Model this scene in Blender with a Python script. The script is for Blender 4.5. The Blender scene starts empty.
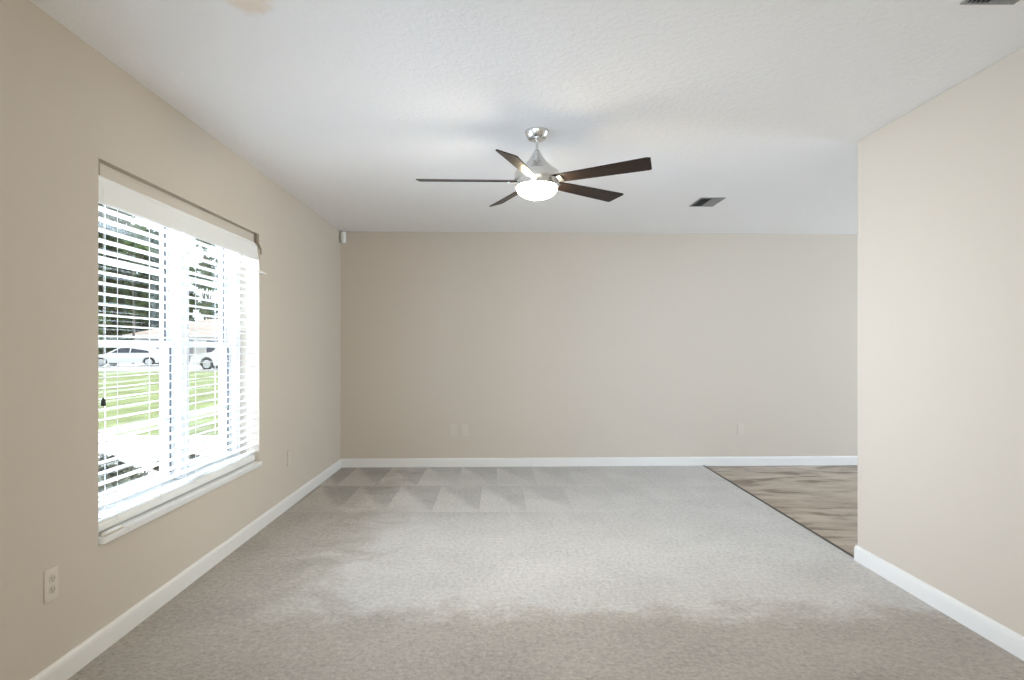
import bpy, bmesh, math, random
from mathutils import Vector, Matrix

S = bpy.context.scene
COL = S.collection

# ------------------------------------------------------------------ camera, sky, sun, exposure
F_PX = 670.0
cam_d = bpy.data.cameras.new('camera')
cam = bpy.data.objects.new('camera', cam_d)
COL.objects.link(cam)
cam.location = (0, 0, 1.24)
cam.rotation_euler = (math.radians(90), 0, 0)
cam_d.sensor_fit = 'HORIZONTAL'
cam_d.sensor_width = 36.0
cam_d.lens = 36.0 * F_PX / 1024
cam_d.shift_x = 15.0 / 1024
cam_d.shift_y = 7.5 / 1024
cam_d.clip_start = 0.05
cam_d.clip_end = 500
S.camera = cam

S.view_settings.view_transform = 'Standard'
S.view_settings.look = 'None'
S.view_settings.gamma = 1
S.view_settings.exposure = 0.0
S.view_settings.use_curve_mapping = False

world = bpy.data.worlds.new('sky')
S.world = world
world.use_nodes = True
wn = world.node_tree
bg = wn.nodes['Background']
bg.inputs['Color'].default_value = (0.88, 0.94, 1.0, 1)
bg.inputs['Strength'].default_value = 1.7

sun_d = bpy.data.lights.new('sun', 'SUN')
sun_d.energy = 3.0
sun_d.angle = math.radians(1.0)
sun_d.color = (1.0, 0.96, 0.88)
sun = bpy.data.objects.new('sun', sun_d)
COL.objects.link(sun)
sun.rotation_euler = Vector((-0.05, -0.55, -0.83)).to_track_quat('-Z', 'Y').to_euler()


def daylight_or_fill(name, loc, direction, sx, sy, power, color):
    d = bpy.data.lights.new(name, 'AREA')
    d.shape = 'RECTANGLE'
    d.size = sx
    d.size_y = sy
    d.energy = power
    d.color = color
    o = bpy.data.objects.new(name, d)
    COL.objects.link(o)
    o.location = loc
    o.rotation_euler = Vector(direction).to_track_quat('-Z', 'Z' if abs(direction[2]) < 0.9 else 'Y').to_euler()
    return o


# outdoor light at the window and dining door; entry and side lamps are added fill
daylight_or_fill('window_daylight', (-3.0, 3.3, 1.45), (1, 0.08, 0.0), 2.4, 2.3, 460, (0.67, 0.784, 1.0))
daylight_or_fill('dining_daylight', (7.85, 5.3, 1.15), (-1, 0, 0.0), 2.3, 2.1, 208, (0.714, 0.838, 1.0))
daylight_or_fill('entry_fill', (0.6, -2.95, 1.3), (0, 1, 0.0), 2.4, 2.0, 60, (1.0, 0.93, 0.80))
daylight_or_fill('side_fill', (-2.55, -1.3, 1.4), (0.42, 0.90, 0.0), 2.2, 1.5, 52, (0.662, 0.771, 1.0)).data.spread = math.radians(60)

# ------------------------------------------------------------------ dimensions
XL, XR, YB, YF, H = -1.618, 2.097, 6.93, -2.6, 2.44
XLO = -1.88                       # outside face of the window wall
YR = 3.90                         # end of the right wall
XD = 7.50                         # dining side wall
WY0, WY1, WZ0, WZ1 = 2.72, 4.56, 0.450, 2.01
GZ = -0.15                        # ground outside
SK = 0.033                        # the far wall stands slightly out of square


def yb(x):
    return YB + SK * (x - XL)


def xs(y):
    return 2.107 + 0.0195 * (y - YR)     # carpet edge, almost in line with the partition



# ------------------------------------------------------------------ materials
def new_mat(name):
    m = bpy.data.materials.new(name)
    m.use_nodes = True
    nt = m.node_tree
    return m, nt, nt.nodes['Principled BSDF']


def mat(name, col, rough=0.6, metal=0.0, spec=0.5, bump=None, coat=0.0, var=None):
    m, nt, b = new_mat(name)
    b.inputs['Base Color'].default_value = (*col, 1)
    b.inputs['Roughness'].default_value = rough
    b.inputs['Metallic'].default_value = metal
    b.inputs['Specular IOR Level'].default_value = spec
    b.inputs['Coat Weight'].default_value = coat
    tc = nt.nodes.new('ShaderNodeTexCoord')
    if bump:
        sc, st, dist = bump
        n = nt.nodes.new('ShaderNodeTexNoise')
        n.inputs['Scale'].default_value = sc
        n.inputs['Detail'].default_value = 3
        nt.links.new(tc.outputs['Object'], n.inputs['Vector'])
        bp = nt.nodes.new('ShaderNodeBump')
        bp.inputs['Strength'].default_value = st
        bp.inputs['Distance'].default_value = dist
        nt.links.new(n.outputs['Fac'], bp.inputs['Height'])
        nt.links.new(bp.outputs['Normal'], b.inputs['Normal'])
    if var:
        sc, amt = var
        n = nt.nodes.new('ShaderNodeTexNoise')
        n.inputs['Scale'].default_value = sc
        n.inputs['Detail'].default_value = 5
        nt.links.new(tc.outputs['Object'], n.inputs['Vector'])
        r = nt.nodes.new('ShaderNodeValToRGB')
        r.color_ramp.elements[0].position = 0.3
        r.color_ramp.elements[1].position = 0.7
        r.color_ramp.elements[0].color = (*[c * (1 - amt) for c in col], 1)
        r.color_ramp.elements[1].color = (*[min(1, c * (1 + amt)) for c in col], 1)
        nt.links.new(n.outputs['Fac'], r.inputs['Fac'])
        nt.links.new(r.outputs['Color'], b.inputs['Base Color'])
    return m


class G:
    """small node-graph helper"""
    def __init__(s, nt):
        s.nt = nt

    def node(s, t, **kw):
        n = s.nt.nodes.new(t)
        for k, v in kw.items():
            setattr(n, k, v)
        return n

    def val(s, sock, v):
        if isinstance(v, (int, float)):
            sock.default_value = v
        elif isinstance(v, tuple):
            sock.default_value = v
        else:
            s.nt.links.new(v, sock)

    def m(s, op, a, b=0.0, c=0.0, clamp=False):
        n = s.node('ShaderNodeMath', operation=op, use_clamp=clamp)
        s.val(n.inputs[0], a)
        s.val(n.inputs[1], b)
        s.val(n.inputs[2], c)
        return n.outputs[0]

    def noise(s, vec, scale, detail=3, rough=0.5, dist=0.0):
        n = s.node('ShaderNodeTexNoise')
        s.nt.links.new(vec, n.inputs['Vector'])
        n.inputs['Scale'].default_value = scale
        n.inputs['Detail'].default_value = detail
        n.inputs['Roughness'].default_value = rough
        n.inputs['Distortion'].default_value = dist
        return n.outputs['Fac']

    def smooth(s, x, lo, hi):
        n = s.node('ShaderNodeMapRange', interpolation_type='SMOOTHSTEP')
        s.val(n.inputs['Value'], x)
        n.inputs['From Min'].default_value = lo
        n.inputs['From Max'].default_value = hi
        return n.outputs['Result']

    def mix(s, f, a, b):
        n = s.node('ShaderNodeMix', data_type='RGBA')
        s.val(n.inputs[0], f)
        s.val(n.inputs[6], a)
        s.val(n.inputs[7], b)
        return n.outputs[2]

    def pos(s):
        tc = s.node('ShaderNodeTexCoord')
        sep = s.node('ShaderNodeSeparateXYZ')
        s.nt.links.new(tc.outputs['Object'], sep.inputs[0])
        return tc.outputs['Object'], sep.outputs[0], sep.outputs[1], sep.outputs[2]

    def bump(s, h, strength, dist, out):
        b = s.node('ShaderNodeBump')
        b.inputs['Strength'].default_value = strength
        b.inputs['Distance'].default_value = dist
        s.nt.links.new(h, b.inputs['Height'])
        s.nt.links.new(b.outputs['Normal'], out.inputs['Normal'])


def ceiling_material():
    m, nt, b = new_mat('ceiling_knockdown_plaster')
    g = G(nt)
    p, x, y, z = g.pos()
    b.inputs['Roughness'].default_value = 0.9
    b.inputs['Specular IOR Level'].default_value = 0.2
    n1 = g.noise(p, 38, 4, 0.6, 0.4)
    h = g.smooth(n1, 0.44, 0.60)
    g.bump(h, 0.22, 0.006, b)
    # a faint peach light reflection, painted into the ceiling colour
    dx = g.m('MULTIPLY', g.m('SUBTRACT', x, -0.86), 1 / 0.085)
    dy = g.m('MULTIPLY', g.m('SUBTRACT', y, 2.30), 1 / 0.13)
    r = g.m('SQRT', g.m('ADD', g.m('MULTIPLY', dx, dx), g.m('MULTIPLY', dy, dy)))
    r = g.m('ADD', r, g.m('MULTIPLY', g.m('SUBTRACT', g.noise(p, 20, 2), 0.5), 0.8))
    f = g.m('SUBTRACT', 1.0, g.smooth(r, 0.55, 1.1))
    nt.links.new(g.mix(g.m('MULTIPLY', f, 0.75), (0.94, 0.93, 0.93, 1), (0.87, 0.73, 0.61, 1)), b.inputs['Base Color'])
    return m


def carpet_material():
    m, nt, b = new_mat('carpet_pile')
    g = G(nt)
    p, x, y, z = g.pos()
    b.inputs['Roughness'].default_value = 1.0
    b.inputs['Specular IOR Level'].default_value = 0.05
    b.inputs['Sheen Weight'].default_value = 0.25
    fine = g.noise(p, 48, 5, 0.8)
    tuft = g.noise(p, 30, 3, 0.6)
    broad = g.noise(p, 2.2, 4, 0.6, 0.6)
    # vacuum strokes: rows of triangles brushed into the nap
    yy = g.m('ADD', g.m('SUBTRACT', 6.95, y), g.m('MULTIPLY', g.m('SUBTRACT', broad, 0.5), 0.12))
    row = g.m('FRACT', g.m('DIVIDE', yy, 0.95))
    ridx = g.m('FLOOR', g.m('DIVIDE', yy, 0.95))
    xx = g.m('FRACT', g.m('ADD', g.m('DIVIDE', x, 0.36), g.m('MULTIPLY', ridx, 0.37)))
    tri = g.smooth(g.m('SUBTRACT', row, xx), -0.14, 0.14)
    fade = g.m('MULTIPLY', g.m('SUBTRACT', 1.0, g.smooth(yy, 1.4, 2.6)), g.m('SUBTRACT', 1.0, g.m('MULTIPLY', g.smooth(x, -0.2, 0.9), 0.8)))
    tri = g.m('MULTIPLY', g.m('SUBTRACT', tri, 0.5), fade)
    # the nearer carpet is trodden the other way, shade painted in brown, edge ragged
    edge = g.m('ADD', y, g.m('MULTIPLY', g.m('SUBTRACT', g.noise(p, 3.5, 4, 0.7), 0.5), 0.9))
    near = g.m('SUBTRACT', 1.0, g.smooth(edge, 2.95, 3.3))
    lx = g.m('ADD', x, g.m('MULTIPLY', g.m('SUBTRACT', g.noise(p, 2.2, 5, 0.7, 0.8), 0.5), 1.3))
    left = g.m('SUBTRACT', 1.0, g.smooth(lx, -1.25, -0.6))
    near = g.m('MAXIMUM', near, left)
    k = g.m('ADD', 1.0, g.m('MULTIPLY', g.m('SUBTRACT', fine, 0.5), 1.15))
    k = g.m('ADD', k, g.m('MULTIPLY', g.m('SUBTRACT', tuft, 0.5), 0.45))
    k = g.m('ADD', k, g.m('MULTIPLY', g.m('SUBTRACT', broad, 0.5), 0.35))
    k = g.m('ADD', k, g.m('MULTIPLY', g.m('MULTIPLY', tri, g.smooth(g.noise(p, 0.9, 2), 0.28, 0.52)), 0.26))
    k = g.m('SUBTRACT', k, g.m('MULTIPLY', near, 0.25))
    c = g.mix(near, (0.62, 0.60, 0.575, 1), (0.585, 0.53, 0.47, 1))
    mul = g.node('ShaderNodeVectorMath', operation='SCALE')
    nt.links.new(c, mul.inputs[0])
    nt.links.new(k, mul.inputs['Scale'])
    nt.links.new(mul.outputs[0], b.inputs['Base Color'])
    g.bump(g.m('ADD', fine, tuft), 0.7, 0.012, b)
    return m


def tile_material():
    m, nt, b = new_mat('dining_tile')
    g = G(nt)
    p, x, y, z = g.pos()
    b.inputs['Roughness'].default_value = 0.35
    # stone clouds stretched in wavy bands, tiles laid square with thin joints
    mp = g.node('ShaderNodeMapping')
    mp.inputs['Scale'].default_value = (1.4, 3.6, 1)
    mp.inputs['Rotation'].default_value = (0, 0, 0.30)
    nt.links.new(p, mp.inputs['Vector'])
    n1 = g.noise(mp.outputs[0], 1.05, 3, 0.5, 1.2)
    n2 = g.noise(mp.outputs[0], 2.6, 4, 0.55, 0.8)
    v = g.m('ADD', g.m('MULTIPLY', n1, 0.7), g.m('MULTIPLY', n2, 0.3))
    r = g.node('ShaderNodeValToRGB')
    e = r.color_ramp.elements
    e[0].position, e[0].color = 0.40, (0.19, 0.135, 0.09, 1)
    e[1].position, e[1].color = 0.58, (0.52, 0.44, 0.355, 1)
    mid = e.new(0.47)
    mid.color = (0.40, 0.32, 0.245, 1)
    nt.links.new(v, r.inputs['Fac'])
    s = 0.457
    fx = g.m('FRACT', g.m('DIVIDE', g.m('SUBTRACT', x, 2.2), s))
    fy = g.m('FRACT', g.m('DIVIDE', g.m('SUBTRACT', y, 0.2), s))
    jx = g.m('LESS_THAN', fx, 0.014)
    jy = g.m('LESS_THAN', fy, 0.014)
    j = g.m('MAXIMUM', jx, jy)
    c = g.mix(g.m('MULTIPLY', j, 0.5), r.outputs['Color'], (0.25, 0.20, 0.16, 1))
    nt.links.new(c, b.inputs['Base Color'])
    g.bump(g.m('SUBTRACT', n2, g.m('MULTIPLY', j, 0.6)), 0.15, 0.004, b)
    return m


def wood_material(name, dark, light):
    m, nt, b = new_mat(name)
    g = G(nt)
    p, x, y, z = g.pos()
    mp = g.node('ShaderNodeMapping')
    mp.inputs['Scale'].default_value = (3, 45, 45)
    nt.links.new(p, mp.inputs['Vector'])
    n = g.noise(mp.outputs[0], 1.0, 4, 0.6, 0.5)
    nt.links.new(g.mix(n, (*dark, 1), (*light, 1)), b.inputs['Base Color'])
    b.inputs['Roughness'].default_value = 0.42
    b.inputs['Specular IOR Level'].default_value = 0.25
    return m


def leaf_material(name, a, c):
    m, nt, b = new_mat(name)
    g = G(nt)
    p, x, y, z = g.pos()
    n = g.noise(p, 2.5, 3, 0.7)
    nt.links.new(g.mix(g.smooth(n, 0.3, 0.7), (*a, 1), (*c, 1)), b.inputs['Base Color'])
    b.inputs['Roughness'].default_value = 0.6
    b.inputs['Specular IOR Level'].default_value = 0.25
    return m


def glass_material():
    m = bpy.data.materials.new('window_glass')
    m.use_nodes = True
    nt = m.node_tree
    nt.nodes.clear()
    out = nt.nodes.new('ShaderNodeOutputMaterial')
    t = nt.nodes.new('ShaderNodeBsdfTransparent')
    t.inputs['Color'].default_value = (0.96, 0.98, 0.97, 1)
    gl = nt.nodes.new('ShaderNodeBsdfGlossy')
    gl.inputs['Roughness'].default_value = 0.02
    mx = nt.nodes.new('ShaderNodeMixShader')
    mx.inputs['Fac'].default_value = 0.06
    nt.links.new(t.outputs[0], mx.inputs[1])
    nt.links.new(gl.outputs[0], mx.inputs[2])
    nt.links.new(mx.outputs[0], out.inputs['Surface'])
    return m


def emit_material(name, col, strength):
    m, nt, b = new_mat(name)
    b.inputs['Base Color'].default_value = (0.95, 0.95, 0.93, 1)
    b.inputs['Roughness'].default_value = 0.3
    b.inputs['Emission Color'].default_value = (*col, 1)
    b.inputs['Emission Strength'].default_value = strength
    return m


M = dict(
    wall=mat('beige_wall_paint', (0.65, 0.582, 0.502), 0.85, spec=0.25, bump=(130, 0.10, 0.003)),
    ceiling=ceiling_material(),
    carpet=carpet_material(),
    tile=tile_material(),
    trim=mat('white_trim_paint', (0.85, 0.84, 0.82), 0.4),
    strip=mat('dark_metal_strip', (0.10, 0.09, 0.075), 0.45, 0.6),
    vinyl=mat('white_vinyl', (0.62, 0.62, 0.61), 0.4),
    blind=mat('white_faux_wood', (0.93, 0.93, 0.91), 0.45),
    cord=mat('white_cord', (0.85, 0.85, 0.83), 0.8),
    tassel=mat('dark_tassel', (0.025, 0.03, 0.025), 0.5),
    bracket=mat('dull_metal_bracket', (0.32, 0.27, 0.21), 0.5, 0.5),
    sill=mat('white_marble_sill', (0.84, 0.84, 0.83), 0.3, var=(9, 0.05)),
    gasket=mat('dark_gasket', (0.03, 0.03, 0.03), 0.7),
    glass=glass_material(),
    nickel=mat('brushed_nickel', (0.72, 0.71, 0.69), 0.27, 1.0),
    walnut=wood_material('dark_walnut', (0.012, 0.007, 0.005), (0.032, 0.017, 0.011)),
    lampglass=emit_material('lit_frosted_glass', (1.0, 0.846, 0.577), 118),
    vent=mat('grey_vent_metal', (0.30, 0.30, 0.29), 0.45, 0.2),
    ventdark=mat('duct_interior', (0.02, 0.02, 0.02), 0.9),
    plate=mat('ivory_plate', (0.73, 0.66, 0.585), 0.4),
    plateb=mat('beige_painted_plate', (0.67, 0.605, 0.53), 0.5),
    socket=mat('ivory_socket', (0.62, 0.56, 0.49), 0.4),
    slot=mat('socket_slot', (0.05, 0.04, 0.035), 0.8),
    sensor=mat('white_sensor_plastic', (0.85, 0.85, 0.82), 0.4),
    lens=mat('sensor_lens', (0.93, 0.93, 0.92), 0.25),
    stucco=mat('stucco', (0.70, 0.66, 0.60), 0.9, bump=(60, 0.3, 0.01)),
    lawn=mat('lawn_grass', (0.30, 0.35, 0.17), 0.95, spec=0.1, bump=(25, 0.6, 0.04), var=(0.9, 0.22)),
    concrete=mat('pale_concrete', (0.68, 0.67, 0.65), 0.9, bump=(30, 0.2, 0.01), var=(1.5, 0.05)),
    asphalt=mat('sunbleached_asphalt', (0.52, 0.52, 0.54), 0.9, var=(1.0, 0.05)),
    mulch=mat('dark_mulch', (0.16, 0.12, 0.10), 1.0, bump=(40, 1.0, 0.04), var=(25, 0.6)),
    roof=mat('pinkish_shingle_roof', (0.52, 0.42, 0.38), 0.9, bump=(8, 0.3, 0.03), var=(3, 0.08)),
    housewall=mat('house_wall', (0.62, 0.60, 0.58), 0.9),
    fascia=mat('white_fascia', (0.85, 0.85, 0.85), 0.5),
    dimglass=mat('dark_window_glass', (0.05, 0.06, 0.09), 0.1),
    garage=mat('garage_door_paint', (0.35, 0.34, 0.36), 0.6),
    carwhite=mat('white_car_paint', (0.88, 0.88, 0.9), 0.25, coat=0.6),
    carblue=mat('dark_blue_car_paint', (0.035, 0.045, 0.09), 0.25, coat=0.6),
    tyre=mat('tyre_rubber', (0.02, 0.02, 0.02), 0.8),
    rim=mat('wheel_rim', (0.6, 0.6, 0.62), 0.3, 0.8),
    bark=mat('tree_bark', (0.20, 0.17, 0.14), 0.95, bump=(12, 0.8, 0.04)),
    leafd=leaf_material('dark_leaves', (0.035, 0.06, 0.02), (0.09, 0.14, 0.045)),
    leafm=leaf_material('mid_leaves', (0.07, 0.12, 0.035), (0.16, 0.23, 0.08)),
    leafr=leaf_material('rusty_leaves', (0.28, 0.10, 0.06), (0.42, 0.20, 0.12)),
    shrub=leaf_material('shrub_leaves', (0.05, 0.05, 0.035), (0.16, 0.16, 0.11)),
)


# ------------------------------------------------------------------ mesh helpers
class MB:
    def __init__(s):
        s.bm = bmesh.new()

    def box(s, x0, x1, y0, y1, z0, z1, bevel=0.0, mtx=None):
        t = bmesh.new()
        bmesh.ops.create_cube(t, size=1)
        for v in t.verts:
            v.co = Vector(((x0 + x1) / 2 + v.co.x * (x1 - x0), (y0 + y1) / 2 + v.co.y * (y1 - y0), (z0 + z1) / 2 + v.co.z * (z1 - z0)))
        if bevel:
            bmesh.ops.bevel(t, geom=t.edges[:] + t.verts[:], offset=bevel, segments=2, affect='EDGES', profile=0.5)
        s.add(t, mtx)
        return s

    def add(s, t, mtx=None):
        if mtx is not None:
            bmesh.ops.transform(t, matrix=mtx, verts=t.verts)
        me = bpy.data.meshes.new('tmp')
        t.to_mesh(me)
        t.free()
        s.bm.from_mesh(me)
        bpy.data.meshes.remove(me)

    def lathe(s, prof, seg=48, mtx=None):
        t = bmesh.new()
        rings = []
        for r, z in prof:
            if r < 1e-5:
                rings.append([t.verts.new((0, 0, z))])
            else:
                rings.append([t.verts.new((r * math.cos(2 * math.pi * i / seg), r * math.sin(2 * math.pi * i / seg), z)) for i in range(seg)])
        for a, b in zip(rings, rings[1:]):
            for i in range(seg):
                j = (i + 1) % seg
                if len(a) == 1 and len(b) == 1:
                    continue
                if len(a) == 1:
                    t.faces.new((a[0], b[i], b[j]))
                elif len(b) == 1:
                    t.faces.new((a[i], a[j], b[0]))
                else:
                    t.faces.new((a[i], a[j], b[j], b[i]))
        bmesh.ops.recalc_face_normals(t, faces=t.faces[:])
        s.add(t, mtx)
        return s

    def tube(s, pts, r, seg=8):
        pts = [Vector(p) for p in pts]
        rr = r if isinstance(r, (list, tuple)) else [r] * len(pts)
        t = bmesh.new()
        rings = []
        for i, p in enumerate(pts):
            d = (pts[min(i + 1, len(pts) - 1)] - pts[max(i - 1, 0)]).normalized()
            u = d.cross(Vector((0, 0, 1)))
            if u.length < 1e-3:
                u = Vector((1, 0, 0))
            u.normalize()
            w = d.cross(u)
            rings.append([t.verts.new(p + (u * math.cos(2 * math.pi * k / seg) + w * math.sin(2 * math.pi * k / seg)) * rr[i]) for k in range(seg)])
        for a, b in zip(rings, rings[1:]):
            for k in range(seg):
                t.faces.new((a[k], a[(k + 1) % seg], b[(k + 1) % seg], b[k]))
        t.faces.new(rings[0])
        t.faces.new(rings[-1])
        bmesh.ops.recalc_face_normals(t, faces=t.faces[:])
        s.add(t)
        return s

    def prism(s, poly, axis, a, b, bevel=0.0):
        """poly: 2-D points; axis 'x','y','z' = extrusion axis from a to b"""
        def P(u, v, w):
            return {'x': (w, u, v), 'y': (u, w, v), 'z': (u, v, w)}[axis]
        t = bmesh.new()
        lo = [t.verts.new(P(u, v, a)) for u, v in poly]
        hi = [t.verts.new(P(u, v, b)) for u, v in poly]
        t.faces.new(lo)
        t.faces.new(hi)
        n = len(poly)
        for i in range(n):
            t.faces.new((lo[i], lo[(i + 1) % n], hi[(i + 1) % n], hi[i]))
        bmesh.ops.recalc_face_normals(t, faces=t.faces[:])
        if bevel:
            bmesh.ops.bevel(t, geom=t.edges[:], offset=bevel, segments=2, affect='EDGES')
        s.add(t)
        return s

    def faces(s, verts, faces):
        t = bmesh.new()
        vs = [t.verts.new(v) for v in verts]
        for f in faces:
            t.faces.new([vs[i] for i in f])
        bmesh.ops.recalc_face_normals(t, faces=t.faces[:])
        s.add(t)
        return s

    def build(s, name, m, parent=None, smooth=False, angle=40):
        me = bpy.data.meshes.new(name)
        s.bm.to_mesh(me)
        s.bm.free()
        me.materials.append(m)
        if smooth:
            for p in me.polygons:
                p.use_smooth = True
            me.set_sharp_from_angle(angle=math.radians(angle))
        o = bpy.data.objects.new(name, me)
        COL.objects.link(o)
        if parent is not None:
            o.parent = parent
        return o


def move_origin(o, p):
    """put a mesh object's origin at p (its parent, if any, sits at identity rotation)"""
    p = Vector(p)
    o.data.transform(Matrix.Translation(-p))
    o.location = p
    return o


def thing(name, label, cat, loc=(0, 0, 0), group=None, rot=(0, 0, 0), kind=None):
    o = bpy.data.objects.new(name, None)
    COL.objects.link(o)
    o.empty_display_size = 0.1
    o.location = loc
    o.rotation_euler = rot
    o['label'] = label
    o['category'] = cat
    if group:
        o['group'] = group
    if kind:
        o['kind'] = kind
    return o


def struct(o, label=None, cat=None):
    o['kind'] = 'structure'
    if label:
        o['label'] = label
    if cat:
        o['category'] = cat
    return o


# ------------------------------------------------------------------ room shell
w = MB()
w.box(XLO, XL, YF, -1.9, 0, H)
w.box(XLO, XL, 1.1, WY0, 0, H)
w.box(XLO, XL, -1.9, 1.1, 0, 0.6)
w.box(XLO, XL, -1.9, 1.1, 2.1, H)
w.box(XLO, XL, WY1, YB, 0, H)
w.box(XLO, XL, WY0, WY1, 0, WZ0 - 0.015)
w.box(XLO, XL, WY0, WY1, WZ1, H)
bmesh.ops.remove_doubles(w.bm, verts=w.bm.verts, dist=1e-4)
struct(w.build('wall_left', M['wall']), 'beige painted left wall holding the window with white blinds', 'wall')

struct(MB().prism([(XLO, yb(XLO)), (XD + 0.15, yb(XD + 0.15)), (XD + 0.15, yb(XD) + 0.25), (XLO, yb(XLO) + 0.25)], 'z', 0, H).build('wall_back', M['wall']), 'beige far wall facing the camera above the carpet', 'wall')
struct(MB().box(XR, XR + 0.12, YF, YR, 0, H, 0.004).build('wall_right', M['wall']), 'pale beige partition wall ending at the tiled opening on the right', 'wall')
struct(MB().box(XR + 0.12, XD, YR - 0.12, YR, 0, H).build('wall_dining', M['wall']), 'beige near wall of the dining area', 'wall')
w = MB()
w.box(XD, XD + 0.15, YR - 0.12, 4.2, 0, H).box(XD, XD + 0.15, 6.4, yb(XD) + 0.01, 0, H).box(XD, XD + 0.15, 4.2, 6.4, 2.1, H)
struct(w.build('wall_side', M['wall']), 'beige side wall of the dining area with a doorway', 'wall')
w = MB()
w.box(XLO, -0.6, YF - 0.15, YF, 0, H).box(1.8, XR + 0.12, YF - 0.15, YF, 0, H)
w.box(-0.6, 1.8, YF - 0.15, YF, 2.15, H).box(-0.6, 1.8, YF - 0.15, YF, 0, 0.3)
struct(w.build('wall_front', M['wall']), 'beige wall behind the camera', 'wall')
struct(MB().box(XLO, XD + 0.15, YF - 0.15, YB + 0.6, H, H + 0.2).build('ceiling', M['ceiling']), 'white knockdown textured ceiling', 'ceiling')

struct(MB().prism([(XL, YF), (2.107, YF), (2.107, YR), (xs(YB + 0.15), YB + 0.15), (XL, YB + 0.02)], 'z', -0.12, 0.0).build('floor', M['carpet']), 'beige grey cut pile carpet with vacuum strokes', 'floor')
struct(MB().prism([(xs(YR - 0.12) + 0.008, YR - 0.12), (XD, YR - 0.12), (XD, yb(XD) + 0.03), (xs(YB + 0.15) + 0.008, YB + 0.15)], 'z', -0.12, -0.006).build('floor_dining', M['tile']), 'brown stone look tile floor of the dining area', 'floor')
struct(MB().prism([(xs(YR) - 0.004, YR + 0.015), (xs(YR) + 0.014, YR + 0.015), (xs(YB) + 0.014, yb(2.17) - 0.014), (xs(YB) - 0.004, yb(2.17) - 0.014)], 'z', -0.02, 0.004, 0.002).build('trim_1', M['strip']), 'dark metal strip between carpet and tile', 'trim')


def baseboard(name, x0, y0, x1, y1, nx, ny, label):
    """white board along a wall foot from (x0,y0) to (x1,y1), standing out along the normal (nx,ny)"""
    L = math.hypot(x1 - x0, y1 - y0)
    prof = [(0, -0.01), (0.014, -0.01), (0.014, 0.068), (0.012, 0.080), (0.006, 0.089), (0, 0.090)]
    d = Vector(((x1 - x0) / L, (y1 - y0) / L, 0))
    n = Vector((nx, ny, 0))
    t = MB()
    lo = [Vector((x0, y0, 0)) + n * a + Vector((0, 0, z)) for a, z in prof]
    hi = [p + d * L for p in lo]
    k = len(prof)
    t.faces(lo + hi, [tuple(range(k)), tuple(range(k, 2 * k))] + [(i, (i + 1) % k, k + (i + 1) % k, k + i) for i in range(k)])
    return struct(t.build(name, M['trim']), label, 'baseboard')


baseboard('baseboard_left', XL, YF, XL, YB, 1, 0, 'white baseboard along the window wall')
baseboard('baseboard_back', XL + 0.014, yb(XL + 0.014), XD, yb(XD), SK, -1, 'white baseboard along the far wall')
bb = MB()
prof = [(0.014, -0.01), (0.014, 0.068), (0.012, 0.080), (0.006, 0.089), (0, 0.090)]
# runs along the partition, round its end
loops = []
for a, z in prof:
    loops.append([(XR - a, YF, z), (XR - a, YR + a * 0.6, z), (XR - a * 0.6, YR + a, z), (XR + 0.12, YR + a, z)])
V, Fc = [], []
for lp in loops:
    V += lp
for i in range(len(prof) - 1):
    for j in range(3):
        Fc.append((i * 4 + j, i * 4 + j + 1, (i + 1) * 4 + j + 1, (i + 1) * 4 + j))
bb.faces(V, Fc)
struct(bb.build('baseboard_right', M['trim']), 'white baseboard along the partition wall and round its end', 'baseboard')

# ------------------------------------------------------------------ window
win = thing('window_1', 'white twin single hung window set deep in the left wall', 'window', (XL, (WY0 + WY1) / 2, WZ0), kind='structure')


def wpart(mb, name, m, parent=None, smooth=False):
    o = mb.build(name, m, None, smooth)
    o.parent = parent or win
    # the window root is not rotated: keep world coordinates
    o.matrix_parent_inverse = Matrix.Translation(-Vector(win.location))
    return o


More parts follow.
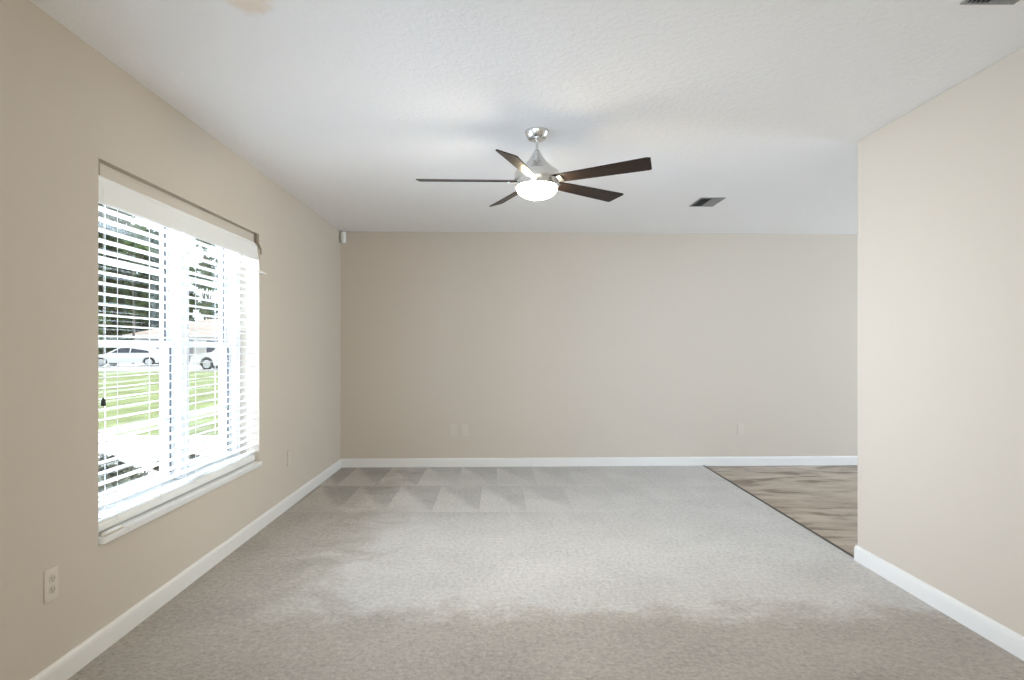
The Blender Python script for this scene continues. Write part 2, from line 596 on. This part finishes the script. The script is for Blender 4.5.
XI, XG, XO = -1.745, -1.80, -1.865      # inner face, glass plane, outer face of the window unit
YM0, YM1 = 3.70, 3.80                 # mullion and the two sash stiles beside it
f = MB()
f.box(XO, XI, WY0, WY0 + 0.045, WZ0, WZ1, 0.003)
f.box(XO, XI, WY1 - 0.075, WY1, WZ0, WZ1, 0.003)
f.box(XO, XI, WY0 + 0.045, WY1 - 0.075, WZ1 - 0.05, WZ1, 0.003)
f.box(XO, XI, WY0 + 0.045, WY1 - 0.075, WZ0, WZ0 + 0.06, 0.003)
wpart(f, 'window_frame', M['vinyl'])
wpart(MB().box(XO, XI, YM0, YM1, WZ0 + 0.06, WZ1 - 0.05, 0.004), 'mullion', M['vinyl'])
for (a, b) in ((WY0 + 0.045, YM0), (YM1, WY1 - 0.075)):
    for (z0, z1) in ((1.24, WZ1 - 0.05), (WZ0 + 0.06, 1.275)):
        up = z0 > 1
        xo = XG - 0.03 if up else XG
        s_ = MB()
        s_.box(xo - 0.012, xo + 0.016, a, a + 0.03, z0, z1, 0.002)
        s_.box(xo - 0.012, xo + 0.016, b - 0.03, b, z0, z1, 0.002)
        if up:
            s_.box(xo - 0.012, xo + 0.016, a + 0.03, b - 0.03, z1 - 0.03, z1, 0.002)
            s_.box(xo - 0.012, xo + 0.016, a + 0.03, b - 0.03, z0, z0 + 0.032, 0.002)
        else:
            s_.box(xo - 0.012, xo + 0.016, a + 0.03, b - 0.03, z1 - 0.035, z1, 0.002)
            s_.box(xo - 0.012, xo + 0.016, a + 0.03, b - 0.03, z0, z0 + 0.045, 0.002)
        zm = 1.65 if up else 0.845
        s_.box(xo - 0.008, xo + 0.010, a + 0.03, b - 0.03, zm - 0.011, zm + 0.011, 0.002)
        sash = wpart(s_, 'sash', M['vinyl'])
        p_ = wpart(MB().box(xo - 0.002, xo + 0.002, a + 0.03, b - 0.03, z0 + 0.03, z1 - 0.03), 'pane', M['glass'])
        p_.parent = sash
        p_.matrix_parent_inverse = Matrix.Identity(4)
        g_ = wpart(MB().box(xo + 0.004, xo + 0.0165, b - 0.032, b - 0.0295, z0 + 0.03, z1 - 0.03), 'gasket', M['gasket'])
        g_.parent = sash
        g_.matrix_parent_inverse = Matrix.Identity(4)
# marble stool with a clipped nose at its near end
sill = MB()
sill.prism([(XI + 0.02, WY0 + 0.002), (XL - 0.001, WY0 + 0.002), (XL + 0.010, WY0 + 0.004), (XL + 0.020, WY0 + 0.016),
            (XL + 0.020, WY1 + 0.004), (XL + 0.014, WY1 + 0.014), (XL + 0.002, WY1 + 0.014), (XL + 0.002, WY1 - 0.002), (XI + 0.02, WY1 - 0.002)], 'z', WZ0 - 0.012, WZ0 + 0.016, 0.003)
so = wpart(sill, 'window_sill', M['sill'])

# ------------------------------------------------------------------ blind
BX0, BX1 = -1.690, -1.640          # outer and inner edge of the slats
BY0, BY1 = WY0 + 0.012, WY1 - 0.012
blind = thing('window_blind', 'wide white slatted blind hanging open in the left wall window', 'blind', (-1.665, (WY0 + WY1) / 2, WZ1 - 0.01))


def bpart(mb, name, m, smooth=False, parent=None, label=None):
    o = mb.build(name, m, None, smooth)
    if parent is None:
        o.parent = blind
        o.matrix_parent_inverse = Matrix.Translation(-Vector(blind.location))
    else:
        o.parent = parent
    if label:
        o['label'] = label
    return o


bpart(MB().box(BX0, BX1 - 0.004, BY0 + 0.004, BY1 - 0.004, 1.90, WZ1 - 0.002, 0.003), 'headrail', M['plateb'], label='beige headrail')
val = MB()
vp = [(BX1 + 0.004, 1.834), (BX1 + 0.012, 1.840), (BX1 + 0.013, 1.925), (BX1 + 0.009, 1.936), (BX1 + 0.011, 1.945), (BX1 + 0.001, 1.945), (BX1 + 0.001, 1.834)]
val.prism([(x, z) for x, z in vp], 'y', BY0 - 0.004, BY1 + 0.004)
bpart(val, 'valance', M['blind'])
bpart(MB().box(BX1 + 0.0005, BX1 + 0.012, BY0, BY0 + 0.016, 1.947, WZ1, 0.001), 'bracket', M['bracket'], label='dull brown metal bracket above the valance')
bpart(MB().box(BX1 + 0.0005, BX1 + 0.012, BY1 - 0.016, BY1, 1.947, WZ1, 0.001), 'bracket', M['bracket'])

slat_me = None
tilt = math.radians(3.2)
for k in range(30):
    z = 1.823 - 0.0445 * k
    if slat_me is None:
        t = bmesh.new()
        n = 6
        th = 0.0016
        top, bot = [], []
        for i in range(n + 1):
            u = -0.025 + 0.05 * i / n
            c = 0.0016 * (1 - (u / 0.025) ** 2)
            top.append((u, c + th))
            bot.append((u, c - th))
        poly = top + bot[::-1]
        ym = (BY0 + BY1) / 2
        L = (BY1 - BY0) / 2
        lo = [t.verts.new((u, -L, v)) for u, v in poly]
        hi = [t.verts.new((u, L, v)) for u, v in poly]
        t.faces.new(lo)
        t.faces.new(hi)
        m_ = len(poly)
        for i in range(m_):
            t.faces.new((lo[i], lo[(i + 1) % m_], hi[(i + 1) % m_], hi[i]))
        bmesh.ops.recalc_face_normals(t, faces=t.faces[:])
        bmesh.ops.rotate(t, verts=t.verts, cent=(0, 0, 0), matrix=Matrix.Rotation(-tilt, 3, 'Y'))
        slat_me = bpy.data.meshes.new('slat')
        t.to_mesh(slat_me)
        t.free()
        slat_me.materials.append(M['blind'])
    o = bpy.data.objects.new('slat', slat_me)
    COL.objects.link(o)
    o.parent = blind
    o.location = Vector(((BX0 + BX1) / 2, ym, z)) - Vector(blind.location)
zl = 1.823 - 0.0445 * 29
bpart(MB().box(BX0, BX1 + 0.001, BY0, BY1, zl - 0.062, zl - 0.016, 0.014), 'bottom_rail', M['blind'])
for y in (BY0 + 0.16, BY0 + 0.53, BY0 + 0.91, BY0 + 1.29, BY0 + 1.66):
    t = MB()
    for x in (BX0 - 0.002, BX1 + 0.002):
        t.box(x - 0.0009, x + 0.0009, y - 0.0012, y + 0.0012, zl - 0.036, 1.93)
    bpart(t, 'ladder_cord', M['cord'])
cy = BY0 + 0.028
cord = bpart(MB().tube([(BX1 + 0.017, cy, 1.90), (BX1 + 0.018, cy + 0.001, 1.5), (BX1 + 0.018, cy, 1.032)], 0.0010, 6), 'lift_cord', M['cord'])
bpart(MB().lathe([(0, 0.0), (0.009, 0.002), (0.0105, 0.012), (0.008, 0.026), (0.003, 0.036), (0, 0.037)], 16, Matrix.Translation((BX1 + 0.018, cy, 0.997))), 'tassel', M['tassel'], True, cord, 'small black tassel')
# loose valance clip at the far end, with its thin lip
clip = MB()
clip.tube([(XL - 0.004, WY1 - 0.035, 1.955), (XL + 0.006, WY1 - 0.02, 1.93), (XL + 0.012, WY1 + 0.0, 1.905), (XL + 0.008, WY1 + 0.012, 1.875)], [0.009, 0.008, 0.006, 0.004], 8)
bpart(clip, 'valance_clip', M['bracket'])
bpart(MB().tube([(XL - 0.012, WY1 - 0.02, 1.757), (XL + 0.02, WY1 + 0.025, 1.752), (XL + 0.030, WY1 + 0.055, 1.744)], [0.005, 0.005, 0.003], 8), 'hold_down_pin', M['blind'])
# coil of pull cord lying at the near end of the sill
coil = thing('cord_cleat', 'white oval cord cleat lying at the near end of the window sill', 'cord cleat', (XL - 0.001, WY0 + 0.10, WZ0 + 0.0165))
pts = []
for i in range(33):
    a = 2 * math.pi * i / 32
    pts.append((0.015 * math.cos(a), 0.075 * math.sin(a), 0.004))
MB().tube(pts, 0.004, 8).build('rim', M['socket'], coil, True)
MB().box(-0.012, 0.012, -0.064, 0.064, 0.0005, 0.011, 0.005).build('base', M['blind'], coil)

# ------------------------------------------------------------------ ceiling fan
FX, FY = 0.221, 3.71
fan = thing('ceiling_fan', 'brushed nickel ceiling fan with five dark blades and a lit bowl light', 'ceiling fan', (FX, FY, H))


def fz(z):
    return z - H


MB().lathe([(0, 0), (0.066, 0), (0.067, -0.005), (0.064, -0.016), (0.056, -0.036), (0.049, -0.047), (0.040, -0.052), (0.02, -0.054), (0, -0.054)], 48).build('canopy', M['nickel'], fan, True)
MB().lathe([(0, -0.05), (0.0075, -0.05), (0.0075, -0.125), (0, -0.125)], 20).build('downrod', M['nickel'], fan, True)
hp = [(0, -0.128), (0.012, -0.130), (0.018, -0.140), (0.030, -0.162), (0.046, -0.186), (0.066, -0.208), (0.090, -0.228), (0.112, -0.243), (0.120, -0.250), (0.124, -0.262), (0.124, -0.300),
      (0.121, -0.309), (0.122, -0.315), (0.121, -0.330), (0.112, -0.335), (0, -0.335)]
MB().lathe([(r_, z_ + 0.022) for r_, z_ in hp], 64).build('motor_housing', M['nickel'], fan, True, 30)
bp = [(0.112, -0.305), (0.114, -0.314)]
for i in range(1, 13):
    a = math.pi / 2 * i / 12
    bp.append((0.114 * math.cos(a) if i < 12 else 0.0, -0.314 - 0.066 * math.sin(a)))
MB().lathe(bp, 48).build('lamp_bowl', M['lampglass'], fan, True)
BZ = fz(2.160)
PITCH = math.radians(19)
blade_me = sheen_me = None
for th_deg in (177.5, 105.5, 33.5, -38.5, -110.5):
    th = math.radians(th_deg)
    d = Vector((math.cos(th), -math.sin(th), 0))
    e = Vector((math.sin(th), math.cos(th), 0))            # side of the lower edge
    if th_deg == 105.5:      # this blade sags a little
        d = (d + Vector((0, 0, -0.040))).normalized()
    e2 = (e * math.cos(PITCH) + Vector((0, 0, -math.sin(PITCH)))).normalized()
    n = d.cross(e2)
    if n.z < 0:
        n = -n
    # local x = along blade, y = towards its lower edge, z = normal
    if blade_me is None:
        t = MB()
        sgn = 1
        t.prism([(0.085, -0.036), (0.15, -0.038), (0.655, -0.054), (0.672, -0.046), (0.645, 0.050), (0.632, 0.054), (0.15, 0.038), (0.085, 0.036)], 'z', -0.003, 0.003, 0.0012)
        b_ = t.build('blade', M['walnut'], fan)
        blade_me = b_.data
        a_ = MB().prism([(0.07, -0.024), (0.150, -0.030), (0.162, -0.022), (0.162, 0.022), (0.150, 0.030), (0.07, 0.024)], 'z', -0.0075, -0.0032, 0.0012).build('sheen_plate', M['nickel'], b_)  # silver plate added to suggest a bright reflection at the blade root
        sheen_me = a_.data
    else:
        b_ = bpy.data.objects.new('blade', blade_me)
        COL.objects.link(b_)
        b_.parent = fan
        a_ = bpy.data.objects.new('sheen_plate', sheen_me)
        COL.objects.link(a_)
        a_.parent = b_
    z_ax = d.cross(e2)
    R = Matrix((d, e2, z_ax)).transposed().to_4x4()
    b_.matrix_local = Matrix.Translation((0, 0, BZ)) @ R
    if z_ax.z < 0:      # keep the plate under the blade
        a_.matrix_local = Matrix.Diagonal((1, 1, -1, 1))


# ------------------------------------------------------------------ ceiling registers
def vent(x0, x1, y0, y1, label):
    r = thing('ceiling_vent', label, 'vent', ((x0 + x1) / 2, (y0 + y1) / 2, H), 'ceiling air vents')
    hx, hy = (x1 - x0) / 2, (y1 - y0) / 2
    fr = MB()
    b = 0.014
    fr.box(-hx, -hx + b, -hy, hy, -0.006, 0, 0.0015).box(hx - b, hx, -hy, hy, -0.006, 0, 0.0015)
    fr.box(-hx + b, hx - b, -hy, -hy + b, -0.006, 0, 0.0015).box(-hx + b, hx - b, hy - b, hy, -0.006, 0, 0.0015)
    fr.box(-0.004, 0.004, -hy + b, hy - b, -0.006, 0)
    fr.build('frame', M['vent'], r)
    MB().box(-hx + b, hx - b, -hy + b, hy - b, -0.0010, -0.0002).build('duct', M['ventdark'], r)
    n = 10
    for i in range(n):
        cx = -hx + b + (2 * (hx - b)) * (i + 0.5) / n
        ang = math.radians(-52 if cx < 0 else 38)
        MB().box(-0.0065, 0.0065, -hy + b, hy - b, -0.0005, 0.0005, 0, Matrix.Translation((cx, 0, -0.0066)) @ Matrix.Rotation(ang, 4, 'Y')).build('louver', M['vent'], r)
    return r


vent(1.63, 1.83, 5.36, 5.68, 'grey ceiling vent between the fan and the far wall')
vent(1.612, 1.80, 2.01, 2.335, 'grey ceiling vent at the top right edge of the photo')


# ------------------------------------------------------------------ wall plates
def outlet(loc, rz, label, plate, kind='duplex', group='wall plates near the floor'):
    r = thing('wall_outlet' if kind == 'duplex' else 'wall_plate', label, 'outlet' if kind == 'duplex' else 'wall plate', loc, None, (0, 0, rz))
    # local: plate faces -y
    MB().box(-0.036, 0.036, -0.007, 0, -0.0585, 0.0585, 0.003).build('cover', plate, r)
    if kind == 'duplex':
        for s in (1, -1):
            zc = 0.0195 * s
            t = bmesh.new()
            k = []
            for i in range(24):
                a = 2 * math.pi * i / 24
                k.append((0.0165 * math.cos(a), max(-0.0135, min(0.0135, 0.0165 * math.sin(a))) + zc))
            so_ = MB().prism(k, 'y', -0.0092, -0.0068).build('socket', M['socket'] if plate is M['plate'] else plate, r)
            MB().box(-0.0075, -0.0055, -0.0098, -0.009, zc - 0.003, zc + 0.007).box(0.0055, 0.0075, -0.0098, -0.009, zc - 0.003, zc + 0.006).box(-0.002, 0.002, -0.0098, -0.009, zc - 0.0105, zc - 0.007).build('slots', M['slot'] if plate is M['plate'] else M['socket'], so_)
        MB().lathe([(0, 0.0018), (0.003, 0.0012), (0.0034, 0)], 12, Matrix.Translation((0, -0.007, 0)) @ Matrix.Rotation(math.pi / 2, 4, 'X')).build('screw', plate, r)
    else:
        MB().lathe([(0, 0.008), (0.0045, 0.008), (0.005, 0.0), ], 12, Matrix.Translation((0, -0.007, 0)) @ Matrix.Rotation(math.pi / 2, 4, 'X')).build('jack', plate, r)
        for s in (1, -1):
            MB().lathe([(0, 0.0018), (0.003, 0.0012), (0.0034, 0)], 12, Matrix.Translation((0, -0.007, 0.042 * s)) @ Matrix.Rotation(math.pi / 2, 4, 'X')).build('screw', plate, r)
    return r


outlet((XL, 2.427, 0.383), math.pi / 2, 'ivory duplex outlet on the left wall below and before the window', M['plate'])
outlet((XL, 5.20, 0.383), math.pi / 2, 'beige outlet on the left wall between window and far corner', M['plateb'])
outlet((-0.455, yb(-0.455), 0.378), math.atan(SK), 'beige duplex outlet low on the far wall, left of its neighbouring plate', M['plateb'])
outlet((-0.335, yb(-0.335), 0.378), math.atan(SK), 'beige cable plate low on the far wall, right of the duplex outlet', M['plateb'], 'jack')
outlet((2.57, yb(2.57), 0.378), math.atan(SK), 'beige outlet on the far wall above the tiled floor', M['plateb'])

# ------------------------------------------------------------------ motion sensor in the corner
sen = thing('motion_sensor', 'small white motion sensor high in the far left corner', 'sensor', (XL + 0.030, YB - 0.030, 2.372), rot=(0, 0, math.radians(45)))
MB().prism([(-0.030, 0.0), (-0.028, -0.018), (-0.018, -0.034), (0.018, -0.034), (0.028, -0.018), (0.030, 0.0), (0.012, 0.024), (-0.012, 0.024)], 'z', -0.056, 0.056, 0.004).build('housing', M['sensor'], sen, True)
MB().prism([(-0.016, -0.033), (-0.010, -0.040), (0.010, -0.040), (0.016, -0.033)], 'z', -0.042, 0.005, 0.001).build('lens', M['lens'], sen, True)

# ------------------------------------------------------------------ unseen openings; the two windows are added to let fill light in
d1 = thing('door_1', 'white framed sliding glass door in the dining side wall', 'door', (XD, 5.3, 0), kind='structure')
t = MB()
for y in (4.2, 5.275, 6.35):
    t.box(0.04, 0.10, y - 5.3, y + 0.05 - 5.3, 0, 2.1)
t.box(0.04, 0.10, -1.05, 1.05, 0, 0.06).box(0.04, 0.10, -1.05, 1.05, 2.04, 2.1)
t.build('door_frame', M['vinyl'], d1)
MB().box(0.066, 0.070, -1.05, 1.05, 0.06, 2.04).build('pane', M['glass'], d1)
w2 = thing('fill_window_2', 'added white framed window behind the camera, an inlet for fill light', 'window', (0.6, YF, 0.3), kind='structure')  # added as an inlet for the entry fill lamp
t = MB()
for x in (-1.2, -0.025, 1.15):
    t.box(x, x + 0.05, -0.11, -0.05, 0, 1.85)
t.box(-1.15, 1.15, -0.11, -0.05, 0, 0.05).box(-1.15, 1.15, -0.11, -0.05, 1.80, 1.85)
t.build('window_frame', M['vinyl'], w2)
MB().box(-1.15, 1.15, -0.084, -0.080, 0.05, 1.80).build('pane', M['glass'], w2)  # pane of the added fill window

w3 = thing('fill_window_3', 'added white framed window in the left wall, unseen inlet for fill light', 'window', (XLO, -0.4, 0.6), kind='structure')  # added so the side fill lamp can shine in
t = MB()
for y in (-1.5, -0.5, 0.45, 1.45):
    t.box(0.03, 0.09, y, y + 0.05, 0, 1.5)
t.box(0.03, 0.09, -1.45, 1.45, 0, 0.05).box(0.03, 0.09, -1.45, 1.45, 1.45, 1.5)
t.build('window_frame', M['vinyl'], w3)
MB().box(0.058, 0.062, -1.45, 1.45, 0.05, 1.45).build('pane', M['glass'], w3)  # pane of the added fill window

# ------------------------------------------------------------------ outside: ground
def slab(name, x0, x1, y0, y1, z1, m, label, cat, th=0.1):
    o = MB().box(x0, x1, y0, y1, z1 - th, z1).build(name, m)
    return struct(o, label, cat)


slab('lawn', -90, XLO - 0.01, -25, 110, GZ, M['lawn'], 'bright green front lawn beyond the window', 'lawn')
slab('driveway', -30, XLO - 0.35, 7.2, 10.4, GZ + 0.025, M['concrete'], 'white concrete driveway crossing the lawn outside the window', 'driveway', 0.12)
slab('street', -90, 10, 38.5, 52.5, GZ + 0.02, M['asphalt'], 'pale street beyond the front lawn', 'street', 0.12)
slab('forecourt', -48, -10, 52.6, 60, GZ + 0.03, M['concrete'], 'pale concrete forecourt of the house across the street', 'driveway', 0.12)
slab('garden_bed', -4.6, XLO - 0.02, 2.0, 7.15, GZ + 0.03, M['mulch'], 'dark mulch bed below the window outside', 'garden bed', 0.12)


# ------------------------------------------------------------------ outside: planting
def leaves(rng, blobs, count, size, flat=0.5):
    """leaf cards scattered through the volumes of several ellipsoids (centre, radii)"""
    t = bmesh.new()
    wts = [b[1][0] * b[1][1] * b[1][2] for b in blobs]
    for _ in range(count):
        c, r = rng.choices(blobs, wts)[0]
        v = Vector((rng.gauss(0, 1), rng.gauss(0, 1), rng.gauss(0, 1))).normalized() * (rng.random() ** 0.45)
        p = Vector((c[0] + v.x * r[0], c[1] + v.y * r[1], c[2] + v.z * r[2]))
        s = size * rng.uniform(0.6, 1.3)
        a = Vector((rng.gauss(0, 1), rng.gauss(0, 1), rng.gauss(0, flat))).normalized()
        b = a.cross(Vector((rng.gauss(0, 1), rng.gauss(0, 1), rng.gauss(0, 1)))).normalized()
        vs = [t.verts.new(p + a * s), t.verts.new(p + b * s * 0.45 + a * 0.1 * s), t.verts.new(p - a * s), t.verts.new(p - b * s * 0.45 + a * 0.1 * s)]
        t.faces.new(vs)
    return t


def tree(x, y, h, spread, seed, m, label, count=1500, size=0.42, clear=0.25, nb=9, group='trees across the street', trunk_r=0.22):
    rng = random.Random(seed)
    r = thing('tree', label, 'tree', (x, y, GZ), group)
    blobs = []
    for i in range(nb):
        a = rng.uniform(0, 6.28)
        q = rng.random()
        zz = h * (clear + (0.93 - clear) * q)
        rad = spread * (1 - 0.55 * max(0, q - 0.35)) * rng.uniform(0.15, 0.7)
        s = spread * rng.uniform(0.30, 0.5)
        blobs.append(((rad * math.cos(a), rad * math.sin(a), zz), (s, s, s * 0.75)))
    t = MB()
    t.tube([(0, 0, -0.05), (0.05, 0.02, h * 0.25), (-0.06, 0.05, h * 0.55), (0.03, 0, h * 0.88)], [trunk_r, trunk_r * 0.8, trunk_r * 0.5, trunk_r * 0.15], 10)
    t.build('trunk', M['bark'], r, True)
    for b in blobs[:5]:
        z0 = max(h * 0.22, b[0][2] - 0.18 * h)
        MB().tube([(0, 0, z0), (b[0][0] * 0.5, b[0][1] * 0.5, (z0 + b[0][2]) / 2 + 0.1), b[0]], [trunk_r * 0.4, trunk_r * 0.25, trunk_r * 0.1], 7).build('branch', M['bark'], r, True)
    f = MB()
    f.add(leaves(rng, blobs, count, size))
    f.build('foliage', m, r)
    return r


tree(-42.0, 70, 19, 4.6, 1, M['leafd'], 'tall dark tree, leftmost beyond the window', 8500, 0.75, 0.06, 44)
tree(-42.5, 84.5, 16.0, 4.6, 2, M['leafd'], 'dark bushy tree behind the left end of the pink roof', 7500, 0.75, 0.05, 40)
tree(-41.5, 95, 24, 4.2, 3, M['leafm'], 'tall loose crowned tree with sky showing between its leaves', 800, 0.6, 0.45, 9)
tree(-36.0, 94, 12.5, 4.6, 4, M['leafd'], 'low dark tree behind the roof beside the window mullion', 4000, 0.7, 0.06, 24)
tree(-33.6, 78, 11.0, 1.6, 5, M['leafm'], 'mid green tree peeking just right of the mullion', 500, 0.5, 0.45, 7)
tree(-29.0, 82, 8.6, 2.4, 6, M['leafr'], 'rusty red tree above the pink roof', 900, 0.5, 0.35, 8)
tree(-38.2, 59, 6.6, 3.4, 7, M['leafm'], 'round green shrubby tree left of the house across the street', 4200, 0.45, 0.03, 30)
tree(-29.6, 54.5, 12, 1.6, 8, M['leafm'], 'slender pale trunked tree at the kerb across the street', 260, 0.35, 0.75, 6, trunk_r=0.13)

tree(-58.0, 102, 12.5, 7.0, 9, M['leafd'], 'broad dark tree farthest back, closing the gap between the nearer trunks', 6000, 0.95, 0.03, 36)

shr = random.Random(44)
spots = [(-2.75, 4.9, 0.42, 'sparse low shrub in the mulch bed, nearest the window'), (-3.25, 5.55, 0.40, 'sparse low shrub in the middle of the mulch bed'), (-3.85, 6.3, 0.36, 'sparse low shrub at the far corner of the mulch bed'),
         (-2.9, 6.25, 0.34, 'sparse low shrub close to the house wall at the bed end')]
for i, (x, y, h, lab) in enumerate(spots):
    r = thing('shrub', lab, 'shrub', (x, y, GZ + 0.03), 'low shrubs in the mulch bed')
    t = MB()
    for k in range(7):
        a = 2 * math.pi * k / 7 + shr.random()
        t.tube([(0, 0, -0.03), (0.10 * math.cos(a), 0.10 * math.sin(a), h * 0.5), (0.24 * math.cos(a), 0.24 * math.sin(a), h * 0.9)], [0.008, 0.006, 0.003], 5)
    t.build('stems', M['bark'], r)
    f = MB()
    f.add(leaves(shr, [((0, 0, h * 0.62), (0.34, 0.34, h * 0.40))], 420, 0.045))
    f.build('foliage', M['shrub'], r)

# ------------------------------------------------------------------ outside: house across the street
HX0, HX1, HY0, HY1 = -32.6, -15.0, 60.0, 70.0
hs = thing('house', 'low house with a pale pink hipped roof across the street', 'house', ((HX0 + HX1) / 2, HY0, GZ))
ox, oy = (HX0 + HX1) / 2, HY0
hw, hd = (HX1 - HX0) / 2, HY1 - HY0
MB().box(-hw, hw, 0, hd, -0.05, 2.45).build('wall', M['housewall'], hs)
rf = MB()
e = 0.6
rf.faces([(-hw - e, -e, 2.50), (hw + e, -e, 2.50), (hw + e, hd + e, 2.50), (-hw - e, hd + e, 2.50), (-hw + 4.6, hd / 2, 4.15), (hw - 4.6, hd / 2, 4.15)],
         [(0, 1, 5, 4), (1, 2, 5), (2, 3, 4, 5), (3, 0, 4), (3, 2, 1, 0)])
rf.build('roof', M['roof'], hs)
fs = MB()
fs.box(-hw - e, hw + e, -e - 0.03, -e, 2.32, 2.52).box(-hw - e - 0.03, -hw - e, -e, hd + e, 2.32, 2.52).box(hw + e, hw + e + 0.03, -e, hd + e, 2.32, 2.52)
fs.build('fascia', M['fascia'], hs)
gd = MB()
for i in range(4):
    gd.box(-hw + 0.7, -hw + 5.4, -0.06, 0.0, 0.02 + i * 0.53, 0.53 + i * 0.53, 0.02)
gd.build('garage_door', M['garage'], hs)
for (x, wd) in ((-hw + 7.5, 1.8), (-hw + 12.6, 1.8)):
    wf = MB().box(x - wd / 2 - 0.08, x + wd / 2 + 0.08, -0.05, 0, 0.75, 2.1, 0.01).build('window', M['fascia'], hs)
    MB().box(x - wd / 2, x - 0.03, -0.07, -0.045, 0.83, 2.02).box(x + 0.03, x + wd / 2, -0.07, -0.045, 0.83, 2.02).build('pane', M['dimglass'], wf)
dr = MB().box(-hw + 9.8, -hw + 10.8, -0.05, 0, 0, 2.1, 0.01).build('door', M['garage'], hs)


# ------------------------------------------------------------------ outside: parked cars
def car(x, y, rz, paint, label):
    """4.5 m saloon, nose towards -x in local axes"""
    r = thing('car', label, 'car', (x, y, GZ + 0.02), 'cars parked across the lawn', (0, 0, rz))

    def outline():
        side = [(-2.25, 0.32), (-2.27, 0.55), (-2.18, 0.72), (-1.55, 0.86), (-1.05, 0.92), (1.55, 0.96), (2.10, 0.94), (2.24, 0.80), (2.27, 0.45), (2.20, 0.30)]
        low = []
        for cx in (1.38, -1.38):
            low.append((cx + 0.39, 0.24))
            for i in range(9):
                a = math.pi * i / 8
                low.append((cx + 0.37 * math.cos(a), 0.31 + 0.37 * math.sin(a)))
            low.append((cx - 0.39, 0.24))
        return side + low
    MB().prism(outline(), 'y', -0.87, 0.87, 0.0).build('body', paint, r)
    cb = [(-1.15, 0.90), (-0.45, 1.36), (-0.10, 1.44), (0.75, 1.43), (1.15, 1.33), (1.75, 0.94)]
    n = len(cb)
    Vv = [(a, -0.84 if z < 1 else -0.62, z) for a, z in cb] + [(a, 0.84 if z < 1 else 0.62, z) for a, z in cb]
    MB().faces(Vv, [tuple(range(n)), tuple(range(n, 2 * n))] + [(i, (i + 1) % n, n + (i + 1) % n, n + i) for i in range(n)]).build('cabin', paint, r)
    for s in (-1, 1):
        for poly in ([(-0.82, 0.98), (-0.36, 1.32), (0.22, 1.37), (0.22, 0.98)], [(0.30, 0.98), (0.30, 1.37), (0.74, 1.36), (1.12, 1.24), (1.45, 0.98)]):
            vv = []
            for a, z in poly:
                yy = s * (0.84 - 0.22 * (z - 0.94) / 0.42 + 0.012)
                vv.append((a, yy, z))
            q = len(vv)
            vv2 = [(a, yy - s * 0.02, z) for a, yy, z in vv]
            MB().faces(vv + vv2, [tuple(range(q)), tuple(range(q, 2 * q))] + [(i, (i + 1) % q, q + (i + 1) % q, q + i) for i in range(q)]).build('side_window', M['dimglass'], r)
    for cx in (-1.38, 1.38):
        for s in (-1, 1):
            rot = Matrix.Translation((cx, s * 0.78, 0.315)) @ Matrix.Rotation(-s * math.pi / 2, 4, 'X')
            wh = MB().lathe([(0, -0.09), (0.27, -0.09), (0.31, -0.07), (0.315, 0.05), (0.29, 0.09), (0.20, 0.085), (0, 0.07)], 28, rot).build('wheel', M['tyre'], r, True)
            MB().lathe([(0.21, 0.086), (0.19, 0.094), (0.05, 0.088), (0, 0.095)], 20, rot).build('rim', M['rim'], wh, True)
    for y0 in (0.45, -0.75):
        MB().box(-2.28, -2.20, y0, y0 + 0.30, 0.60, 0.70, 0.01).build('headlight', M['lens'], r)
    return r


car(-16.0, 41.2, math.radians(4), M['carwhite'], 'white car with its front wheel in view, seen through the right hand pane').scale = (1.08, 1.05, 1.2)
car(-27.3, 50.0, math.radians(2), M['carwhite'], 'white car with dark windows, seen through the left hand pane').scale = (1.25, 1.05, 1.0)
